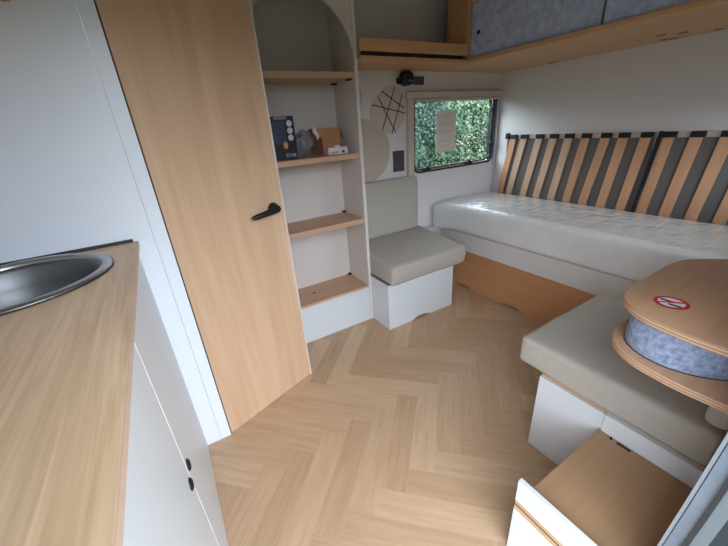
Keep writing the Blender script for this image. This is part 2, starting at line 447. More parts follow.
# roller blind cassette round the window
bl = thing('window_blind', 'cream roller blind cassette and side rails framing the window', 'blind', (1.99, YW, .85))
b = BM(); box(b, 1.505, 2.43, YW-.034, YW-.001, 1.345, 1.385, .008); box(b, 1.51, 2.425, YW-.040, YW-.034, 1.372, 1.380, .002)
obj('blind_cassette', b, CREAM, bl)
b = BM(); box(b, 1.515, 1.550, YW-.028, YW-.001, .83, 1.345, .004); box(b, 1.556, 1.572, YW-.020, YW-.011, .83, 1.345, .003)
obj('side_rail', b, CREAM, bl)
b = BM(); box(b, 2.412, 2.422, YW-.018, YW-.001, .79, 1.345, .002)
obj('side_rail', b, ALUL, bl)
b = BM(); box(b, 1.575, 2.415, YW-.026, YW-.012, 1.322, 1.342, .004)
obj('pull_bar', b, CREAM, bl)
pp = thing('paper_note', 'off-white printed paper sheet taped upright inside the window pane', 'paper', (1.905, YW+.028, .98))
b = BM(); box(b, 1.812, 2.006, YW+.0275, YW+.029, .985, 1.262); obj('sheet', b, PAPER, pp)
for (a, c, z) in ((1.87, 1.95, 1.222), (1.84, 1.97, 1.178), (1.84, 1.95, 1.165), (1.84, 1.98, 1.125), (1.84, 1.93, 1.112), (1.86, 1.97, 1.06)):
    obj('print_line', box(BM(), a, c, YW+.0268, YW+.0276, z, z+.004), PAPERG, pp)
obj('tape', box(BM(), 1.885, 1.935, YW+.0262, YW+.0275, 1.252, 1.272), STW, pp)

# ------------------------------------------------------------------ things on the window wall
def blob(pts, y1, y0, mat, name, label, cat, group=None):
    return tag(obj(name, prism(BM(), smooth_closed(pts), y0, y1, 'y'), mat), label, cat, group)
blob(circ(1.180, 1.047, .195, 24), YW-.0005, YW-.0035, DEC1, 'round_wall_decal', 'large beige round decal on the wall left of the window, lowest of its kind', 'wall decal')
tag(obj('round_wall_decal', prism(BM(), circ(1.055, 1.365, .125, 48, ry=.14), YW-.0035, YW-.0005, 'y'), DEC3),
    'faint greige round decal half hidden by the shelf unit, under the wall shelf', 'wall decal')
deco = thing('stone_shaped_decal', 'pebble-shaped beige decal crossed by thin dark lines, left of the window', 'wall decal', (1.375, YW, 1.14))
outl = [(1.316, 1.382), (1.36, 1.413), (1.41, 1.425), (1.470, 1.400), (1.500, 1.34), (1.503, 1.25), (1.47, 1.19), (1.42, 1.150), (1.382, 1.142), (1.33, 1.158), (1.262, 1.215), (1.238, 1.265), (1.25, 1.320), (1.28, 1.355)]
obj('plate', prism(BM(), smooth_closed(outl), YW-.005, YW-.001, 'y'), DEC2, deco)
def wpt(u, v):      # wall point of a pixel of the 362..442 x 60..120 close-up, precomputed linear fit
    return (1.2535+(u-95)*.00115, 1.317-(v-380)*.00108)
b = BM()
for (x0, z0, x1, z1) in ((1.253, 1.317, 1.503, 1.262), (1.326, 1.392, 1.500, 1.290), (1.298, 1.360, 1.425, 1.148),
                         (1.425, 1.412, 1.318, 1.165), (1.484, 1.372, 1.395, 1.145)):
    d = Vector((x1-x0, z1-z0)).normalized(); p = Vector((-d.y, d.x))*.0030
    prism(b, [(x0+p.x, z0+p.y), (x1+p.x, z1+p.y), (x1-p.x, z1-p.y), (x0-p.x, z0-p.y)], YW-.0062, YW-.0050, 'y')
obj('line_pattern', b, INK, deco)
sp = thing('reading_lamp', 'small black swivel reading lamp mounted under the wall shelf beside the window', 'lamp', (1.50, YW, 1.43))
b = BM(); box(b, 1.440, 1.475, YW-.03, YW-.001, 1.428, 1.462, .006); obj('mount', b, BLACK, sp)
t = bmesh.new(); lathe(t, [(.0001, -.035), (.034, -.035), (.041, -.028), (.041, .020), (.034, .028), (.0001, .028)], 0, 0, 28)
b = BM(); join(b, t, Matrix.Translation((1.496, YW-.040, 1.456)) @ Matrix.Rotation(PI/2, 4, 'X') ); obj('lamp_head', b, BLACK, sp, 'auto')
obj('socket_slot', box(BM(), 1.480, 1.512, YW-.0772, YW-.074, 1.436, 1.445, .001), STEEL, sp)
def label_plate(x0, x1, z0, z1, nl, name, label, mat):
    p = thing(name, label, 'label', ((x0+x1)/2, YW, z0))
    obj('plate', box(BM(), x0, x1, YW-.003, YW, z0, z1), mat, p)
    for i in range(nl):
        z = z1-(z1-z0)*(i+.8)/(nl+.6)
        q = x1-.008-random.random()*.02
        obj('print_line', box(BM(), x0+.007, q, YW-.0038, YW-.0030, z-.0010, z+.0010), LABELT, p)
label_plate(1.575, 1.668, 1.425, 1.472, 4, 'information_plate', 'small grey printed plate under the wall shelf, right of the black lamp', LABELD)
label_plate(1.400, 1.494, .897, 1.033, 8, 'information_plate', 'dark upright printed notice above the seat back, left of window', LABELD)

# wall shelf over the window
ws = thing('wall_shelf', 'beech wall shelf with a raised front rail above the window', 'shelf', (1.39, 1.80, 1.50))
obj('shelf_board', box(BM(), 1.012, 1.770, 1.635, YW-.0005, 1.502, 1.520, .002), BEAMX, ws)
obj('front_rail', box(BM(), 1.012, 1.7515, 1.640, 1.658, 1.541, 1.597, .004), BEAMX, ws)
obj('rail_gap_shade', box(BM(), 1.03, 1.74, 1.659, 1.67, 1.5205, 1.56), DARKR, ws)  # dark strip behind the rail, shade of the gap put into colour

# overhead cabinet along the end wall
oc = thing('overhead_cabinet', 'beech overhead cabinet with grey felt sliding doors above the bed', 'cabinet', (2.1, .98, 1.50))
obj('bottom_board', box(BM(), 1.7705, XR-.0005, .042, YW-.0005, 1.500, 1.521, .002), BEAMY, oc)
obj('front_lip', box(BM(), 1.752, 1.770, .042, 1.634, 1.501, 1.5225, .003), BEAMY, oc)
obj('side_panel', box(BM(), 1.768, 1.785, 1.665, 1.83, 1.522, ZC-.002), BEAMX, oc)
obj('post', box(BM(), 1.752, 1.786, 1.640, 1.664, 1.5225, ZC-.002, .002), BEAMX, oc)
obj('top_rail', box(BM(), 1.757, 1.775, .042, 1.638, 1.792, ZC-.002, .002), BEAMY, oc)
for k, (y0, y1, x) in enumerate(((.925, 1.638, 1.774), (.20, .915, 1.774))):
    d = obj('sliding_door', box(BM(), x, x+.012, y0, y1, 1.523, 1.790, .001), FELTD, oc)
    ys = y1-.055
    b = BM(); t = bmesh.new(); lathe(t, [(.0001, 0), (.011, 0), (.011, .003), (.0001, .003)], 0, 0, 20)
    join(b, t, Matrix.Translation((x-.0005, ys, 1.645)) @ Matrix.Rotation(-PI/2, 4, 'Y')); obj('finger_hole', b, BLACK, d)
for (x, y) in ((2.20, .86), (2.36, .905), (2.26, .80), (2.40, .88), (2.38, .71), (2.41, 1.52)):
    obj('screw_cover', box(BM(), x-.010, x+.010, y-.016, y+.016, 1.4975, 1.4999), plain('screw_cover_brown', srgb(110, 76, 60), .5), oc)
b = BM(); box(b, 1.83, XR-.001, .05, .07, 1.53, ZC-.004); 

# ------------------------------------------------------------------ shelf unit with arched top
su = thing('arched_shelf_unit', 'white open shelf unit with arched top and beech shelves beside the angled door', 'shelf unit', (.72, 1.80, 0))
obj('side_panel', box(BM(), .991, 1.010, 1.673, YW-.001, 0, ZC-.002, .001), NICHE, su)
obj('side_panel', box(BM(), .414, .428, 1.43, YW-.001, 0, ZC-.002), NICHE, su)
obj('edge_band', box(BM(), .9915, 1.0100, 1.668, 1.6728, 0, ZC-.002, .001), EDGEW, su)
obj('back_panel', box(BM(), .429, .991, YW-.012, YW-.001, 0, ZC-.002), NICHE, su)
AX, AZ, AR = .7215, 1.498, .2692
pts = [(.4525, AZ)]+[(AX-AR*math.cos(PI*k/40), AZ+AR*math.sin(PI*k/40)) for k in range(41)][0:]+[(.9905, ZC-.003), (.4525, ZC-.003)]
t = BM()
arc = [(AX-AR*math.cos(PI*k/48), AZ+AR*math.sin(PI*k/48)) for k in range(49)]
for (a, c) in zip(arc, arc[1:]):
    prism(t, [a, c, (c[0], ZC-.003), (a[0], ZC-.003)], 1.673, 1.685, 'y')
prism(t, [(.429, .255), (AX-AR, .255), (AX-AR, ZC-.003), (.429, ZC-.003)], 1.673, 1.685, 'y')
bmesh.ops.remove_doubles(t, verts=t.verts, dist=1e-5)
obj('arched_front', t, NICHE, su)
obj('shelf', box(BM(), .4285, .9905, 1.680, YW-.0125, 1.428, 1.456, .002), SHELFW, su)
obj('shelf', box(BM(), .4285, .9905, 1.678, YW-.0125, 1.040, 1.068, .002), SHELFW, su)
obj('shelf', box(BM(), .4285, .9905, 1.676, YW-.0125, .668, .698, .002), SHELFW, su)
bs = obj('base_board', box(BM(), .4285, .9905, 1.676, YW-.0125, .240, .254, .001), SHELFW, su)
obj('kick_panel', box(BM(), .4285, .9905, 1.674, 1.690, 0, .2395), WHITE, su)
obj('finger_hole', lathe(BM(), [(.0001, .2541), (.009, .2541), (.009, .2552), (.0001, .2552)], .66, 1.80, 20), DARKR, su)
for z in (.256, .700, 1.07):
    obj('shelf_bracket', box(BM(), .968, .9895, YW-.035, YW-.014, z, z+.008), BLACK, su)
obj('shelf_bracket', box(BM(), .968, .9895, 1.70, 1.735, 1.4215, 1.4275), BLACK, su)
obj('shelf_bracket', box(BM(), .968, .9895, 1.87, 1.905, 1.4215, 1.4275), BLACK, su)

# things on the middle shelf
ZS = 1.068
pb = thing('projector_box', 'dark glossy retail box with three pale circles standing left on the shelf', 'box', (.60, 1.79, ZS))
obj('carton', box(BM(), .540, .662, 1.752, 1.845, ZS, ZS+.205, .001), BOXD, pb)
obj('hang_tab', box(BM(), .560, .625, 1.7512, 1.752, ZS+.190, ZS+.203), plain('tab_grey', srgb(120, 122, 130), .5), pb)
obj('picture_panel', box(BM(), .548, .612, 1.7510, 1.752, ZS+.075, ZS+.185), BOXP, pb)
obj('picture_glow', prism(BM(), circ(.603, ZS+.070, .012, 20, ry=.018), 1.7503, 1.7512, 'y'), BOXO, pb)
for z in (.170, .137, .104):
    obj('round_icon', prism(BM(), circ(.636, ZS+z, .0145, 24), 1.7507, 1.752, 'y'), BOXC, pb)
cu = bpy.data.curves.new('lettering', 'FONT'); cu.body = 'STAR'; cu.size = .024; cu.extrude = .0004
tx = bpy.data.objects.new('lettering', cu); C.objects.link(tx)
dg = bpy.context.evaluated_depsgraph_get(); me = bpy.data.meshes.new_from_object(tx.evaluated_get(dg))
bpy.data.objects.remove(tx)
t = bmesh.new(); t.from_mesh(me)
bmesh.ops.transform(t, matrix=Matrix.Translation((.598, 1.7510, ZS+.012)) @ Matrix.Rotation(PI/2, 4, 'X'), verts=t.verts)
obj('lettering', t, BOXC, pb)
# crumpled clear bag
t = bmesh.new(); bmesh.ops.create_icosphere(t, subdivisions=4, radius=1)
from mathutils import noise
for v in t.verts:
    c = v.co.copy(); n_ = noise.noise(c*2.0)*.18+noise.noise(c*6)*.06
    c *= 1+n_
    sx = 1 if c.z < .2 else 1-.3*(c.z-.2)
    v.co = Vector((.732+c.x*.062*sx, 1.83+c.y*.05, ZS+.070+c.z*.068))
    v.co.z = max(v.co.z, ZS+.001)
tag(obj('plastic_bag', t, BAG, smooth=True), 'crumpled translucent plastic bag between dark box and cardboard carton', 'bag')
cb = thing('cardboard_carton', 'open brown cardboard carton at the right of the shelf', 'box', (.87, 1.83, ZS))
b = BM(); box(b, .798, .943, 1.80, 1.804, ZS, ZS+.138); box(b, .798, .943, 1.896, 1.90, ZS, ZS+.138)
box(b, .798, .802, 1.804, 1.896, ZS, ZS+.138); box(b, .939, .943, 1.804, 1.896, ZS, ZS+.138); box(b, .802, .939, 1.804, 1.896, ZS, ZS+.004)
obj('carton', b, CARD, cb)
b = BM(); prism(b, [(.943, ZS+.136), (.948, ZS+.138), (.966, ZS+.085), (.962, ZS+.083)], 1.804, 1.896, 'y'); obj('flap', b, CARD, cb)
b = BM(); tube(b, [(.785, 1.806, ZS+.150), (.790, 1.797, ZS+.120), (.803, 1.792, ZS+.10), (.800, 1.795, ZS+.082)], [.010, .013, .010, .004], 8)
obj('packing_paper', b, PINKW, cb, True)
obj('side_print', box(BM(), .798, .83, 1.7985, 1.7998, ZS+.001, ZS+.09), MAROON, cb)
wb_ = thing('white_carton', 'small flat white carton lying in front of the brown cardboard', 'box', (.90, 1.77, ZS))
obj('carton', box(BM(), .835, .955, 1.745, 1.79, ZS, ZS+.036, .001), PINKW, wb_)
obj('print_block', box(BM(), .918, .935, 1.744, 1.745, ZS+.006, ZS+.018), LABELD, wb_)
obj('print_block', box(BM(), .845, .898, 1.744, 1.745, ZS+.006, ZS+.016), plain('pink_print', srgb(190, 150, 160), .6), wb_)
obj('lid_box', box(BM(), .880, .910, 1.75, 1.785, ZS+.0365, ZS+.046, .001), PINKW, wb_)

# ------------------------------------------------------------------ seats
def cushion(name, x0, x1, y0, y1, z0, z1, r, parent=None, puff=.006, mat=CUSH, n=22, knife=0, slope=0):
    """upholstered block: grid box with rounded edges, slight crown and soft noise"""
    t = bmesh.new()
    bmesh.ops.create_cube(t, size=2)
    bmesh.ops.subdivide_edges(t, edges=t.edges[:], cuts=n, use_grid_fill=True)
    hx, hy, hz = (x1-x0)/2, (y1-y0)/2, (z1-z0)/2; cx, cy, cz = (x0+x1)/2, (y0+y1)/2, (z0+z1)/2
    for v in t.verts:
        p = Vector((v.co.x*hx, v.co.y*hy, v.co.z*hz))
        # redistribute samples toward the edges
        q = Vector([math.copysign(h*(1-max(0, 1-abs(c/h))**1.5), c) if h > .06 else c for c, h in zip(p, (hx, hy, hz))])
        inner = Vector([max(-(h-r), min(h-r, c)) for c, h in zip(q, (hx, hy, hz))])
        d = q-inner
        if d.length > r: d = d.normalized()*r
        q = inner+d
        fx, fy, fz = [1-min(1, abs(c/h))**4 for c, h in zip(q, (hx, hy, hz))]
        if abs(q.z) > hz-r*.9: q.z += math.copysign(puff*fx*fy, q.z)
        if abs(q.x) > hx-r*.9: q.x += math.copysign(puff*.5*fy*fz, q.x)
        if abs(q.y) > hy-r*.9: q.y += math.copysign(puff*.5*fx*fz, q.y)
        q += Vector((1, 1, 1))*(noise.noise(Vector((q.x+cx, q.y+cy, q.z+cz))*7)*.0025)
        if knife and q.z < 0: q.y += knife*(-q.z/hz)*(1 if q.y < 0 else 0)*min(1, max(0, (-q.y/hy)*3-2))
        v.co = q+Vector((cx, cy, cz))
        v.co.z = max(v.co.z, z0)
        v.co.z += slope*max(0, (v.co.y-y0)/(y1-y0))*max(0, (v.co.z-z0)/(z1-z0))
    return obj(name, t, mat, parent, True)
def piping(name, x0, x1, y0, y1, z, r, parent, mat):
    b = BM(); pts = []
    rr = .03
    for cx, cy, a in ((x1-rr, y1-rr, 0), (x0+rr, y1-rr, PI/2), (x0+rr, y0+rr, PI), (x1-rr, y0+rr, 1.5*PI)):
        for k in range(6): pts.append((cx+rr*math.cos(a+PI/2*k/5), cy+rr*math.sin(a+PI/2*k/5), z))
    pts.append(pts[0]); tube(b, pts, r, 8); return obj(name, b, mat, parent, True)

# far seat base, white with an arched vent cut in its kick edge
sb = thing('bench_seat', 'white box seat base against the shelf unit and window wall', 'seat base', (1.28, 1.7, 0))
prof = [(1.012, .0005), (1.192, .0005), (1.225, .013), (1.265, .020), (1.305, .018), (1.335, .010), (1.357, .0005), (1.551, .0005), (1.551, .310), (1.012, .310)]
obj('front_panel', prism(BM(), prof, 1.483, 1.499, 'y'), WHITE, sb)
obj('side_panel', box(BM(), 1.012, 1.026, 1.4995, YW-.001, 0, .310), WHITE, sb)
obj('side_panel', box(BM(), 1.537, 1.551, 1.4995, YW-.001, 0, .310), WHITE, sb)
obj('seat_board', box(BM(), 1.030, 1.54, 1.50, YW-.001, .3105, .321), DARKR, sb)  # board coloured dark to stand in for the shaded slit under the cushion
c1 = cushion('seat_cushion', 1.012, 1.612, 1.425, 1.925, .321, .444, .022, puff=.006, knife=.012, slope=.045)
tag(c1, 'greige upholstered seat cushion on the far base by the bed end', 'cushion', None)
bc = cushion('back_cushion', 1.012, 1.556, 1.846, 1.900, .488, .862, .022, puff=.004)
tag(bc, 'greige upright back cushion leaning on wall below the round beige decal', 'cushion')
# low white ledge between seat and bed
tag(obj('wall_box', box(BM(), 1.62, 1.795, 1.86, YW-.001, 0, .452, .004), WHITE), 'low white ledge box in the corner between far seat and bed end', 'ledge')

# near seat
nb = thing('bench_seat', 'white box seat base behind the low step box by the entrance', 'seat base', (1.25, .28, 0))
obj('front_panel', box(BM(), .988, 1.003, .285, .502, 0, .336), WHITE, nb)
obj('side_panel', box(BM(), 1.003, 1.55, .487, .502, 0, .336), WHITE, nb)
obj('access_panel', box(BM(), .977, .9875, .045, .2845, .279, .345, .001), WHITE, nb)
obj('lower_panel', box(BM(), .988, 1.003, .045, .2845, 0, .345), WHITE, nb)
obj('seat_board', box(BM(), .998, 1.55, .06, .500, .3365, .346), PLYE, nb)
c2 = cushion('seat_cushion', .990, 1.545, .058, .595, .347, .458, .015, puff=.006)
tag(c2, 'greige upholstered seat cushion on the near base below the rounded wooden shelf', 'cushion')
bc2 = cushion('back_cushion', .985, 1.55, .052, .102, .474, .662, .02, puff=.002)
tag(bc2, 'greige back cushion mostly hidden under the rounded wooden shelf', 'cushion')

# low step box
sx = thing('step_box', 'low open-fronted box with beech top board and white grooved front by the entrance', 'box', (.82, .2, 0))
obj('top_board', box(BM(), .6265, .9870, .045, .291, .263, .277, .0005), BOARDW, sx)
b = BM()
box(b, .612, .626, .045, .316, .2262, .305, .001); box(b, .612, .626, .045, .316, 0, .190, .001)
obj('front_panel', b, WHITE, sx)
b = BM(); box(b, .6125, .6255, .046, .315, .2130, .2260); box(b, .6125, .6255, .046, .315, .1902, .2050)
obj('ply_groove', b, PLYE, sx)
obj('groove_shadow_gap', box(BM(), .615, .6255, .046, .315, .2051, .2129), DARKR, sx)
obj('back_panel', box(BM(), .6265, .9870, .276, .290, 0, .2625), WHITE, sx)
obj('handle_slot', box(BM(), .966, .975, .200, .236, .2771, .2778), DARKR, sx)
obj('lock_pin', lathe(BM(), [(.0001, .2771), (.003, .2771), (.003, .284), (.0001, .284)], .970, .252, 12), BLACK, sx)

# rounded double shelf with felt band
rs = thing('rounded_shelf', 'rounded two-plate beech ply shelf with blue-grey felt band fixed by the entrance', 'shelf', (1.0, .15, .68))
outl = [(.725, .045), (.768, .095), (.768, .135), (.773, .17), (.783, .213), (.806, .250), (.840, .278), (.885, .291), (.95, .294), (1.03, .294), (1.11, .293), (1.165, .288), (1.21, .270), (1.27, .218), (1.34, .130), (1.365, .045)]
outl[0] = (.770, .045)
def smooth_open(pts, k=5):
    P = [pts[0]]+pts+[pts[-1]]; out = []
    for i in range(len(pts)-1):
        p0, p1, p2, p3 = [Vector(P[i+j]) for j in range(4)]
        for s in range(k):
            t = s/k
            q = .5*((2*p1)+(-p0+p2)*t+(2*p0-5*p1+4*p2-p3)*t*t+(-p0+3*p1-3*p2+p3)*t**3); out.append((q.x, q.y))
    out.append(pts[-1]); return out
O1 = [(x+.008, y) for x, y in smooth_open(outl)]
cen = Vector((1.07, .045))
def inset(pts, d):
    out = []
    for i, p in enumerate(pts):
        a = Vector(pts[max(i-1, 0)]); c = Vector(pts[min(i+1, len(pts)-1)])
        tng = (c-a).normalized(); nrm = Vector((tng.y, -tng.x))
        q = Vector(p)+nrm*d; q.y = max(q.y, .045); out.append((q.x, q.y))
    return out
obj('top_plate', prism(BM(), O1, .782, .800, 'z', .003), PLYT, rs, 'auto')
obj('lower_plate', prism(BM(), O1, .672, .690, 'z', .003), PLYT, rs, 'auto')
FB = smooth_open([(.93, .045), (.868, .072), (.836, .105), (.820, .135), (.812, .170), (.820, .212), (.845, .248), (.885, .268), (.96, .276), (1.05, .276), (1.13, .272), (1.18, .258), (1.24, .205), (1.31, .120), (1.33, .045)])
obj('felt_band', prism(BM(), FB, .6905, .7815, 'z'), FELT, rs, 'auto')
obj('band_seam', prism(BM(), inset(FB, -.0015), .6903, .6922, 'z'), RUB, rs)
st = thing('warning_sticker', 'round red and white prohibition sticker on the rounded shelf top', 'sticker', (.893, .195, .8004))
SXc, SYc, SR = .892, .206, .031
t = BM(); lathe(t, [(SR, .8003), (SR, .8009), (SR*.76, .8009), (SR*.76, .8003), (SR, .8003)], SXc, SYc, 48); obj('red_ring', t, RED, st)
obj('white_field', lathe(BM(), [(.0001, .8003), (SR*.765, .8003), (SR*.765, .8006), (.0001, .8006)], SXc, SYc, 48), STW, st)
def bar(x0, y0, x1, y1, w, z0, z1, name, mat):
    d = Vector((x1-x0, y1-y0)).normalized(); p = Vector((-d.y, d.x))*w
    obj(name, prism(BM(), [(SXc+x0+p.x, SYc+y0+p.y), (SXc+x1+p.x, SYc+y1+p.y), (SXc+x1-p.x, SYc+y1-p.y), (SXc+x0-p.x, SYc+y0-p.y)], z0, z1), mat, st)
bar(.004, .021, .004, -.002, .0034, .8006, .8010, 'pictogram', BLACK)
bar(-.010, .002, -.010, -.020, .0034, .8006, .8010, 'pictogram', BLACK)
bar(.016, -.018, -.016, .018, .0026, .8010, .8014, 'red_slash', RED)

# ------------------------------------------------------------------ bed
XM = 1.811
bd = thing('bed_base', 'built-in bed base with white edge board over orange beech front panel', 'bed', (2.12, 1.0, 0))
obj('edge_board', box(BM(), XM, XM+.022, .06, YW-.002, .303, .436, .002), BEDWHITE, bd)
t = []
def yprof():
    p = [(YW-.002, .0005)]
    for c in (1.62, 1.20, .78, .36):
        for k in range(9):
            s = k/8; p.append((c+.085-.17*s, .0005+.020*min(1, math.sin(PI*s)*1.6)))
    p += [(.06, .0005), (.06, .302), (YW-.002, .302)]
    return p
obj('front_panel', prism(BM(), yprof(), XM+.006, XM+.020, 'x'), BEDW, bd)
obj('bed_deck', box(BM(), XM+.0225, XR-.002, .06, YW-.002, .405, .433), BEDWHITE, bd)
obj('end_panel', box(BM(), XM+.0225, XR-.002, .046, .0595, 0, .436), BEDWHITE, bd)

mt = thing('mattress', 'long off-white mattress wrapped in clear plastic foil on the bed', 'mattress', (2.11, 1.0, .436))
def matt(x0, x1, y0, y1, z0, z1, r, amp, nx, ny, nz, name, mat):
    t = bmesh.new()
    grid = {}
    hx, hy, hz = (x1-x0)/2, (y1-y0)/2, (z1-z0)/2; c = Vector(((x0+x1)/2, (y0+y1)/2, (z0+z1)/2))
    def V(i, j, k):
        key = (i, j, k)
        if key not in grid:
            q = Vector((-hx+2*hx*i/nx, -hy+2*hy*j/ny, -hz+2*hz*k/nz))
            inn = Vector([max(-(h-r), min(h-r, a)) for a, h in zip(q, (hx, hy, hz))]); d = q-inn
            if d.length > r: d = d.normalized()*r
            q = inn+d+c
            if amp and k > 0:
                s = Vector((q.x*4.0+q.y*2.2, q.y*3.2-q.x*2, q.z*9))
                f = noise.noise(s)*.7+noise.noise(s*2.6)*.4
                rid = 1-abs(noise.noise(Vector((q.x*7+q.y*5, q.y*2.6-q.x*6, q.z*14))))*2
                q += (q-c).normalized()*(amp*(f*.6+max(0, rid)**3*.8))
                q.x = min(q.x, 2.384); q.y = min(q.y, YW-.002)
            if q.x < 2.1: q.x -= .045*max(0, min(1, (q.y-1.62)/.25))**2*min(1, (2.1-q.x)/.3)
            grid[key] = t.verts.new(q)
        return grid[key]
    def quad(a, b_, c_, d_): t.faces.new((a, b_, c_, d_))
    for i in range(nx):
        for j in range(ny):
            quad(V(i, j, 0), V(i, j+1, 0), V(i+1, j+1, 0), V(i+1, j, 0)); quad(V(i, j, nz), V(i+1, j, nz), V(i+1, j+1, nz), V(i, j+1, nz))
    for i in range(nx):
        for k in range(nz):
            quad(V(i, 0, k), V(i+1, 0, k), V(i+1, 0, k+1), V(i, 0, k+1)); quad(V(i, ny, k), V(i, ny, k+1), V(i+1, ny, k+1), V(i+1, ny, k))
    for j in range(ny):
        for k in range(nz):
            quad(V(0, j, k), V(0, j, k+1), V(0, j+1, k+1), V(0, j+1, k)); quad(V(nx, j, k), V(nx, j+1, k), V(nx, j+1, k+1), V(nx, j, k+1))
    return obj(name, t, mat, mt, True)
matt(XM-.022, 2.372, .07, YW-.010, .437, .629, .030, .0, 24, 60, 10, 'mattress_core', MATT)
matt(XM-.030, 2.380, .064, YW-.004, .4365, .642, .034, .006, 70, 200, 14, 'foil_wrap', FOIL)

# slatted frames stored upright against the end wall
XS = 2.405
data = [(1.744, .061, 1.812, .045), (1.655, .078, 1.731, .074), (1.533, .050, 1.603, .043), (1.429, .047, 1.494, .040), (1.324, .050, 1.379, .048), (1.216, .064, 1.268, .047),
        (1.101, .061, 1.159, .049), (1.004, .057, 1.046, .048), (.893, .057, .932, .054), (.791, .056, .823, .048), (.676, .058, .710, .051), (.561, .059, .594, .050),
        (.450, .058, .482, .050), (.340, .058, .371, .050), (.230, .058, .260, .05), (.125, .055, .152, .05)]
def slat_frame(ids, label, y0, y1):
    f = thing('slatted_bed_frame', label, 'slatted frame', (XS, (y0+y1)/2, .44), 'slatted frames leaning on the end wall')
    for i in ids:
        yt, wt_, yb, wb2 = data[i]
        sl = (yt-yb)/.39
        za, zb_ = .46, 1.0365
        ya, yb_ = yb+sl*(za-.64), yt+sl*(zb_-1.03)
        w_ = .025
        prism_pts = [(ya-w_, za), (ya+w_, za), (yb_+w_*1.05, zb_), (yb_-w_*1.05, zb_)]
        obj('slat', prism(BM(), prism_pts, XS-.006, XS+.004, 'x', .0015), SLATP if i in (1, 2, 3, 4) else SLATW, f)
        yc = yt+sl*.03
        b = BM(); box(b, XS-.012, XS+.006, yc-.032, yc+.028, 1.037, 1.066, .003); obj('end_cap', b, BLACK, f)
    obj('side_rail', box(BM(), XS+.007, XS+.022, y0, y1, 1.036, 1.064, .002), plain('rail_pale', srgb(196, 178, 164), .5), f)
    obj('cloth_backing', box(BM(), XS+.0075, XS+.010, y0, y1, .46, 1.0355), GREYCLOTH, f)
    return f
f1 = slat_frame(range(0, 9), 'wooden slatted frame standing at window end of the bed, left of the black strap', .855, 1.80)
f2 = slat_frame(range(9, 16), 'wooden slatted frame standing behind the bed, right of the black strap', .075, .845)
b = BM(); ya, yb_ = .877, .822
prism(b, [(ya-.008, .46), (ya+.009, .46), (yb_+.010, 1.070), (yb_-.009, 1.070)], XS-.016, XS-.0065, 'x', .002)
dv = obj('joint_strap', b, BLACK); tag(dv, 'black strap running up between the two slatted frames', 'strap')
b = BM(); box(b, XS-.016, XS+.010, 1.775, 1.805, 1.035, 1.078, .004); obj('corner_bracket', b, BLACK, f1)

# ------------------------------------------------------------------ kitchen
kc = thing('kitchen_cabinet', 'white kitchen cabinet with black finger pulls left of the entrance', 'cabinet', (-.4, .65, 0))
b = BM(); box(b, -.697, -.682, .047, 1.2425, 0, .9005); box(b, -.681, -.131, .047, .060, 0, .9005); box(b, -.681, -.131, 1.2275, 1.2425, 0, .9005)
box(b, -.681, -.131, .061, 1.2265, .05, .065); box(b, -.681, -.131, .652, .668, .066, .9005)
obj('carcass', b, WHITE, kc)
d1 = obj('door', box(BM(), -.130, -.114, .6615, 1.2420, .004, .9000, .0008), WHITE, kc)
d2 = obj('door', box(BM(), -.130, -.114, .047, .6590, .004, .9000, .0008), WHITE, kc)
obj('door_edge_glint', box(BM(), -.130, -.1136, .6591, .6614, .004, .9000), plain('edge_glint_white', srgb(240, 244, 248), .4), kc)  # white strip stands in for light reflected off the door edge
def pull(y, z, par):
    b = BM(); t = bmesh.new(); lathe(t, [(.0001, 0), (.014, 0), (.014, .003), (.010, .006), (.0001, .006)], 0, 0, 24)
    join(b, t, Matrix.Translation((-.114, y, z)) @ Matrix.Rotation(PI/2, 4, 'Y')); obj('finger_pull', b, BLACK, par, 'auto')
pull(.683, .512, d1); pull(.628, .512, d2)
# worktop with a round cut-out
SXK, SYK, SRK = -.357, 1.036, .1995
t = bmesh.new()
xo0, xo1, yo0, yo1 = -.698, -.104, .047, 1.2425
N = 64
def outer(a):
    dx, dy = math.cos(a), math.sin(a); s = 1e9
    if dx > 1e-9: s = min(s, (xo1-SXK)/dx)
    if dx < -1e-9: s = min(s, (xo0-SXK)/dx)
    if dy > 1e-9: s = min(s, (yo1-SYK)/dy)
    if dy < -1e-9: s = min(s, (yo0-SYK)/dy)
    return (SXK+dx*s, SYK+dy*s)
angs = sorted([2*PI*k/N for k in range(N)]+[math.atan2(y-SYK, x-SXK) % (2*PI) for x in (xo0, xo1) for y in (yo0, yo1)])
ri = .190
for z in (.902, .916):
    A = [t.verts.new((*outer(a), z)) for a in angs]; B = [t.verts.new((SXK+ri*math.cos(a), SYK+ri*math.sin(a), z)) for a in angs]
    for k in range(len(angs)):
        k2 = (k+1) % len(angs); t.faces.new((A[k], A[k2], B[k2], B[k]))
    if z == .902: A0, B0 = A, B
for k in range(len(angs)):
    k2 = (k+1) % len(angs); t.faces.new((A0[k], A0[k2], A[k2], A[k])); t.faces.new((B0[k], B0[k2], B[k2], B[k]))
tag(obj('worktop', t, TOPW), 'oak-look kitchen worktop with round sink cut-out', 'worktop')
b = BM(); box(b, -.104, -.1020, .047, 1.2425, .902, .9155)
tp = bpy.data.objects['worktop']; obj('edge_band', b, plain('oak_edge_band', srgb(196, 166, 146), .5), tp)
obj('edge_seal', box(BM(), -.698, -.115, 1.2345, 1.2422, .9163, .9255, .001), RUB, tp)
sk = thing('sink', 'round stainless steel sink set into the oak worktop', 'sink', (SXK, SYK, .77))
obj('rubber_seal', lathe(BM(), [(.1925, .9165), (.2035, .9165), (.2035, .9195), (.1925, .9195), (.1925, .9165)], SXK, SYK), RUB, sk)
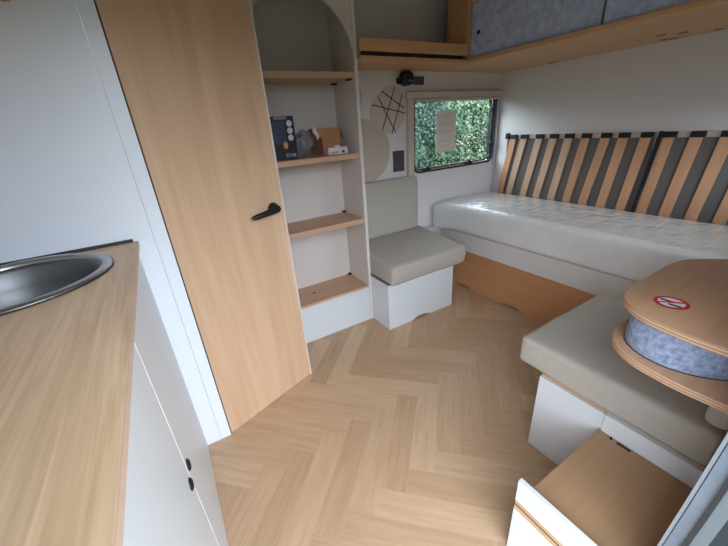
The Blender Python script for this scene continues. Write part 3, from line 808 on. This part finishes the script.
obj('rim', lathe(BM(), [(.176, .9140), (.178, .9215), (.183, .9250), (.194, .9245), (.2015, .9205), (.2015, .9196), (.186, .9197), (.184, .914)], SXK, SYK, 80), RIMM, sk, True)
obj('basin', lathe(BM(), [(.1845, .9139), (.176, .9139), (.168, .905), (.160, .860), (.150, .815), (.120, .792), (.05, .785), (.0001, .784)], SXK, SYK, 80), STEEL, sk, True)
obj('drain', lathe(BM(), [(.0001, .7846), (.026, .7850), (.030, .7862), (.030, .7875), (.0001, .7868)], SXK-.02, SYK, 32), CHROME, sk, True)
tpx, tpy = -.464, 1.212
tap = thing('tap', 'chrome mixer tap at the back corner behind the sink', 'tap', (tpx, tpy, .9162))
obj('tap_base', lathe(BM(), [(.0001, .9162), (.019, .9162), (.019, .925), (.016, .932), (.015, .99), (.0001, .995)], tpx, tpy, 28), CHROME, tap, 'auto')
obj('spout', tube(BM(), [(tpx, tpy, .985), (tpx+.003, tpy-.01, 1.02), (tpx+.01, tpy-.035, 1.04), (tpx+.03, tpy-.09, 1.045), (tpx+.045, tpy-.13, 1.03)], [.012, .011, .010, .010, .010], 14), CHROME, tap, True)
obj('lever', tube(BM(), [(tpx-.005, tpy, .99), (tpx-.03, tpy+.005, 1.02), (tpx-.05, tpy+.01, 1.03)], [.006, .005, .005], 10), CHROME, tap, True)
ok = thing('kitchen_wall_cabinet', 'beech-bottomed wall cabinet high above the kitchen worktop', 'cabinet', (-.45, .75, 1.53))
obj('bottom_board', box(BM(), -.698, -.180, .3, 1.2420, 1.519, 1.540, .001), BEAMX, ok)
obj('front_panel', box(BM(), -.196, -.180, .3, 1.2420, 1.5405, ZC-.003), WHITE, ok)

# ------------------------------------------------------------------ outside
tag(obj('ground', box(BM(), -6, 10, -7, 9, -.50, -.45), GROUND), 'pale paved ground around the caravan', 'ground', kind='structure') if False else None
g = obj('ground', box(BM(), -6, 10, -7, 9, -.50, -.45), GROUND); g['kind'] = 'structure'
def leafmat():
    m, nt, b = new_mat('hedge_leaves')
    at = nt.nodes.new('ShaderNodeVertexColor'); at.layer_name = 'rnd'
    cr = nt.nodes.new('ShaderNodeValToRGB')
    for p, c in ((0, srgb(52, 80, 70)), (.35, srgb(70, 106, 80)), (.7, srgb(104, 138, 80)), (.93, srgb(150, 176, 116)), (1, srgb(180, 156, 150))):
        e = cr.color_ramp.elements.new(p) if p not in (0, 1) else cr.color_ramp.elements[0 if p == 0 else -1]
        e.color = c
    nt.links.new(at.outputs[0], cr.inputs[0]); nt.links.new(cr.outputs[0], b.inputs['Base Color'])
    b.inputs['Roughness'].default_value = .5
    return m
t = bmesh.new(); col = t.loops.layers.color.new('rnd')
for i in range(44000):
    x = random.uniform(1.8, 4.9); z = random.uniform(.15, 1.65)
    y = 3.05+.25*noise.noise(Vector((x*1.6, z*1.6, 3)))+.12*noise.noise(Vector((x*5, z*5, 1)))+abs(random.gauss(0, .14))
    s = random.uniform(.008, .016); c = Vector((x, y, z))
    a = Vector((random.uniform(-1, 1), random.uniform(-1, .3), random.uniform(-1, .4))).normalized()
    n_ = Vector((random.uniform(-.7, .7), -1, random.uniform(-.2, 1))).normalized(); bb = a.cross(n_).normalized()
    vs = [t.verts.new(c+a*s*1.5), t.verts.new(c+bb*s*.75), t.verts.new(c-a*s*1.5), t.verts.new(c-bb*s*.75)]
    f = t.faces.new(vs); r = min(1, max(0, random.gauss(.45, .25)+.15*noise.noise(Vector((x*3, z*3, 7)))+max(-.12, min(.22, (x-2.95)*.5))))  # tone also shifts yellower to the right, lit side put into leaf colour
    for lp in f.loops: lp[col] = (r, r, r, 1)
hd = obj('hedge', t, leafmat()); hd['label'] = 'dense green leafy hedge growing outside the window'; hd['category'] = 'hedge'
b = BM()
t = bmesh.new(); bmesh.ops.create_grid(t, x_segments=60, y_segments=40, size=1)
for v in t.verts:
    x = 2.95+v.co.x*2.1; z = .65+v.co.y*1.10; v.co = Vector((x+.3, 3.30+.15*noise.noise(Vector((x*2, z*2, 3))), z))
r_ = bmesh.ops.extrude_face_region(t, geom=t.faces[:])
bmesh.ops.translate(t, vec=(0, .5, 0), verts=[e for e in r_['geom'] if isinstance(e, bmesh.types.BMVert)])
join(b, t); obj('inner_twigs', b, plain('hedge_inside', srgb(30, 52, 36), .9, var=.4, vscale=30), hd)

# ------------------------------------------------------------------ light
w = bpy.data.worlds.new('sky'); bpy.context.scene.world = w; w.use_nodes = True
nt = w.node_tree; bg = nt.nodes['Background']
tc = nt.nodes.new('ShaderNodeTexCoord'); sz = nt.nodes.new('ShaderNodeSeparateXYZ'); nt.links.new(tc.outputs['Generated'], sz.inputs[0])
cr = nt.nodes.new('ShaderNodeValToRGB')          # sky shaped for the room light: dark horizon band added, zenith dimmed
for p, c in ((0, (.03, .04, .035, 1)), (.07, (.05, .065, .055, 1)), (.16, (.68, .77, .88, 1)), (.42, (.84, .94, 1.06, 1)), (.66, (.40, .44, .48, 1)), (1, (.12, .14, .16, 1))):
    e = cr.color_ramp.elements.new(p) if p not in (0, 1) else cr.color_ramp.elements[0 if p == 0 else -1]
    e.color = c
nt.links.new(sz.outputs[2], cr.inputs[0]); nt.links.new(cr.outputs[0], bg.inputs['Color']); bg.inputs['Strength'].default_value = 12.0
def portal(name, loc, rot, sx_, sy_):
    l = bpy.data.lights.new(name, 'AREA'); l.shape = 'RECTANGLE'; l.size = sx_; l.size_y = sy_
    l.cycles.is_portal = True
    o = bpy.data.objects.new(name, l); C.objects.link(o); o.location = loc; o.rotation_euler = rot
portal('door_daylight', (.315, -.012, .84), (PI/2, 0, 0), .80, 1.74)
portal('added_window_daylight', (1.955, -.012, 1.10), (PI/2, 0, 0), .61, .40)  # portal for the added unseen window
portal('window_daylight', ((wx0+wx1)/2, YW+.04, (wz0+wz1)/2), (-PI/2, 0, 0), wx1-wx0, wz1-wz0)

# ------------------------------------------------------------------ camera
cam = bpy.data.cameras.new('camera'); co = bpy.data.objects.new('camera', cam); C.objects.link(co)
r = Vector((.85020604, -.52226312, -.06626399)); u = Vector((.26329843, .31284366, .91258029)); f = Vector((.45587676, .79332848, -.40349263))
M = Matrix.Identity(4)
for i in range(3):
    M[i][0] = r[i]; M[i][1] = u[i]; M[i][2] = -f[i]
M[2][3] = 1.2
co.matrix_world = M
cam.sensor_fit = 'HORIZONTAL'; cam.sensor_width = 36; cam.lens = 331.841/728*36
cam.clip_start = .01; cam.clip_end = 100
sc = bpy.context.scene
sc.camera = co
sc.view_settings.view_transform = 'Standard'; sc.view_settings.look = 'None'
sc.view_settings.exposure = 0.24; sc.view_settings.gamma = 1; sc.view_settings.use_curve_mapping = False
sc.cycles.max_bounces = 10; sc.cycles.diffuse_bounces = 6
sc.cycles.caustics_reflective = False; sc.cycles.caustics_refractive = False
sc.cycles.transparent_max_bounces = 12
sc.cycles.sample_clamp_indirect = 6

# repeats share a group phrase
for o in bpy.data.objects:
    if o.parent is None and 'label' in o:
        k = o.name.split('.')[0]
        g_ = {'bench_seat': 'white bench seat boxes', 'seat_cushion': 'greige seat cushions', 'back_cushion': 'greige back cushions',
              'round_wall_decal': 'round decals on the window wall', 'information_plate': 'printed plates on the window wall'}.get(k)
        if g_: o['group'] = g_
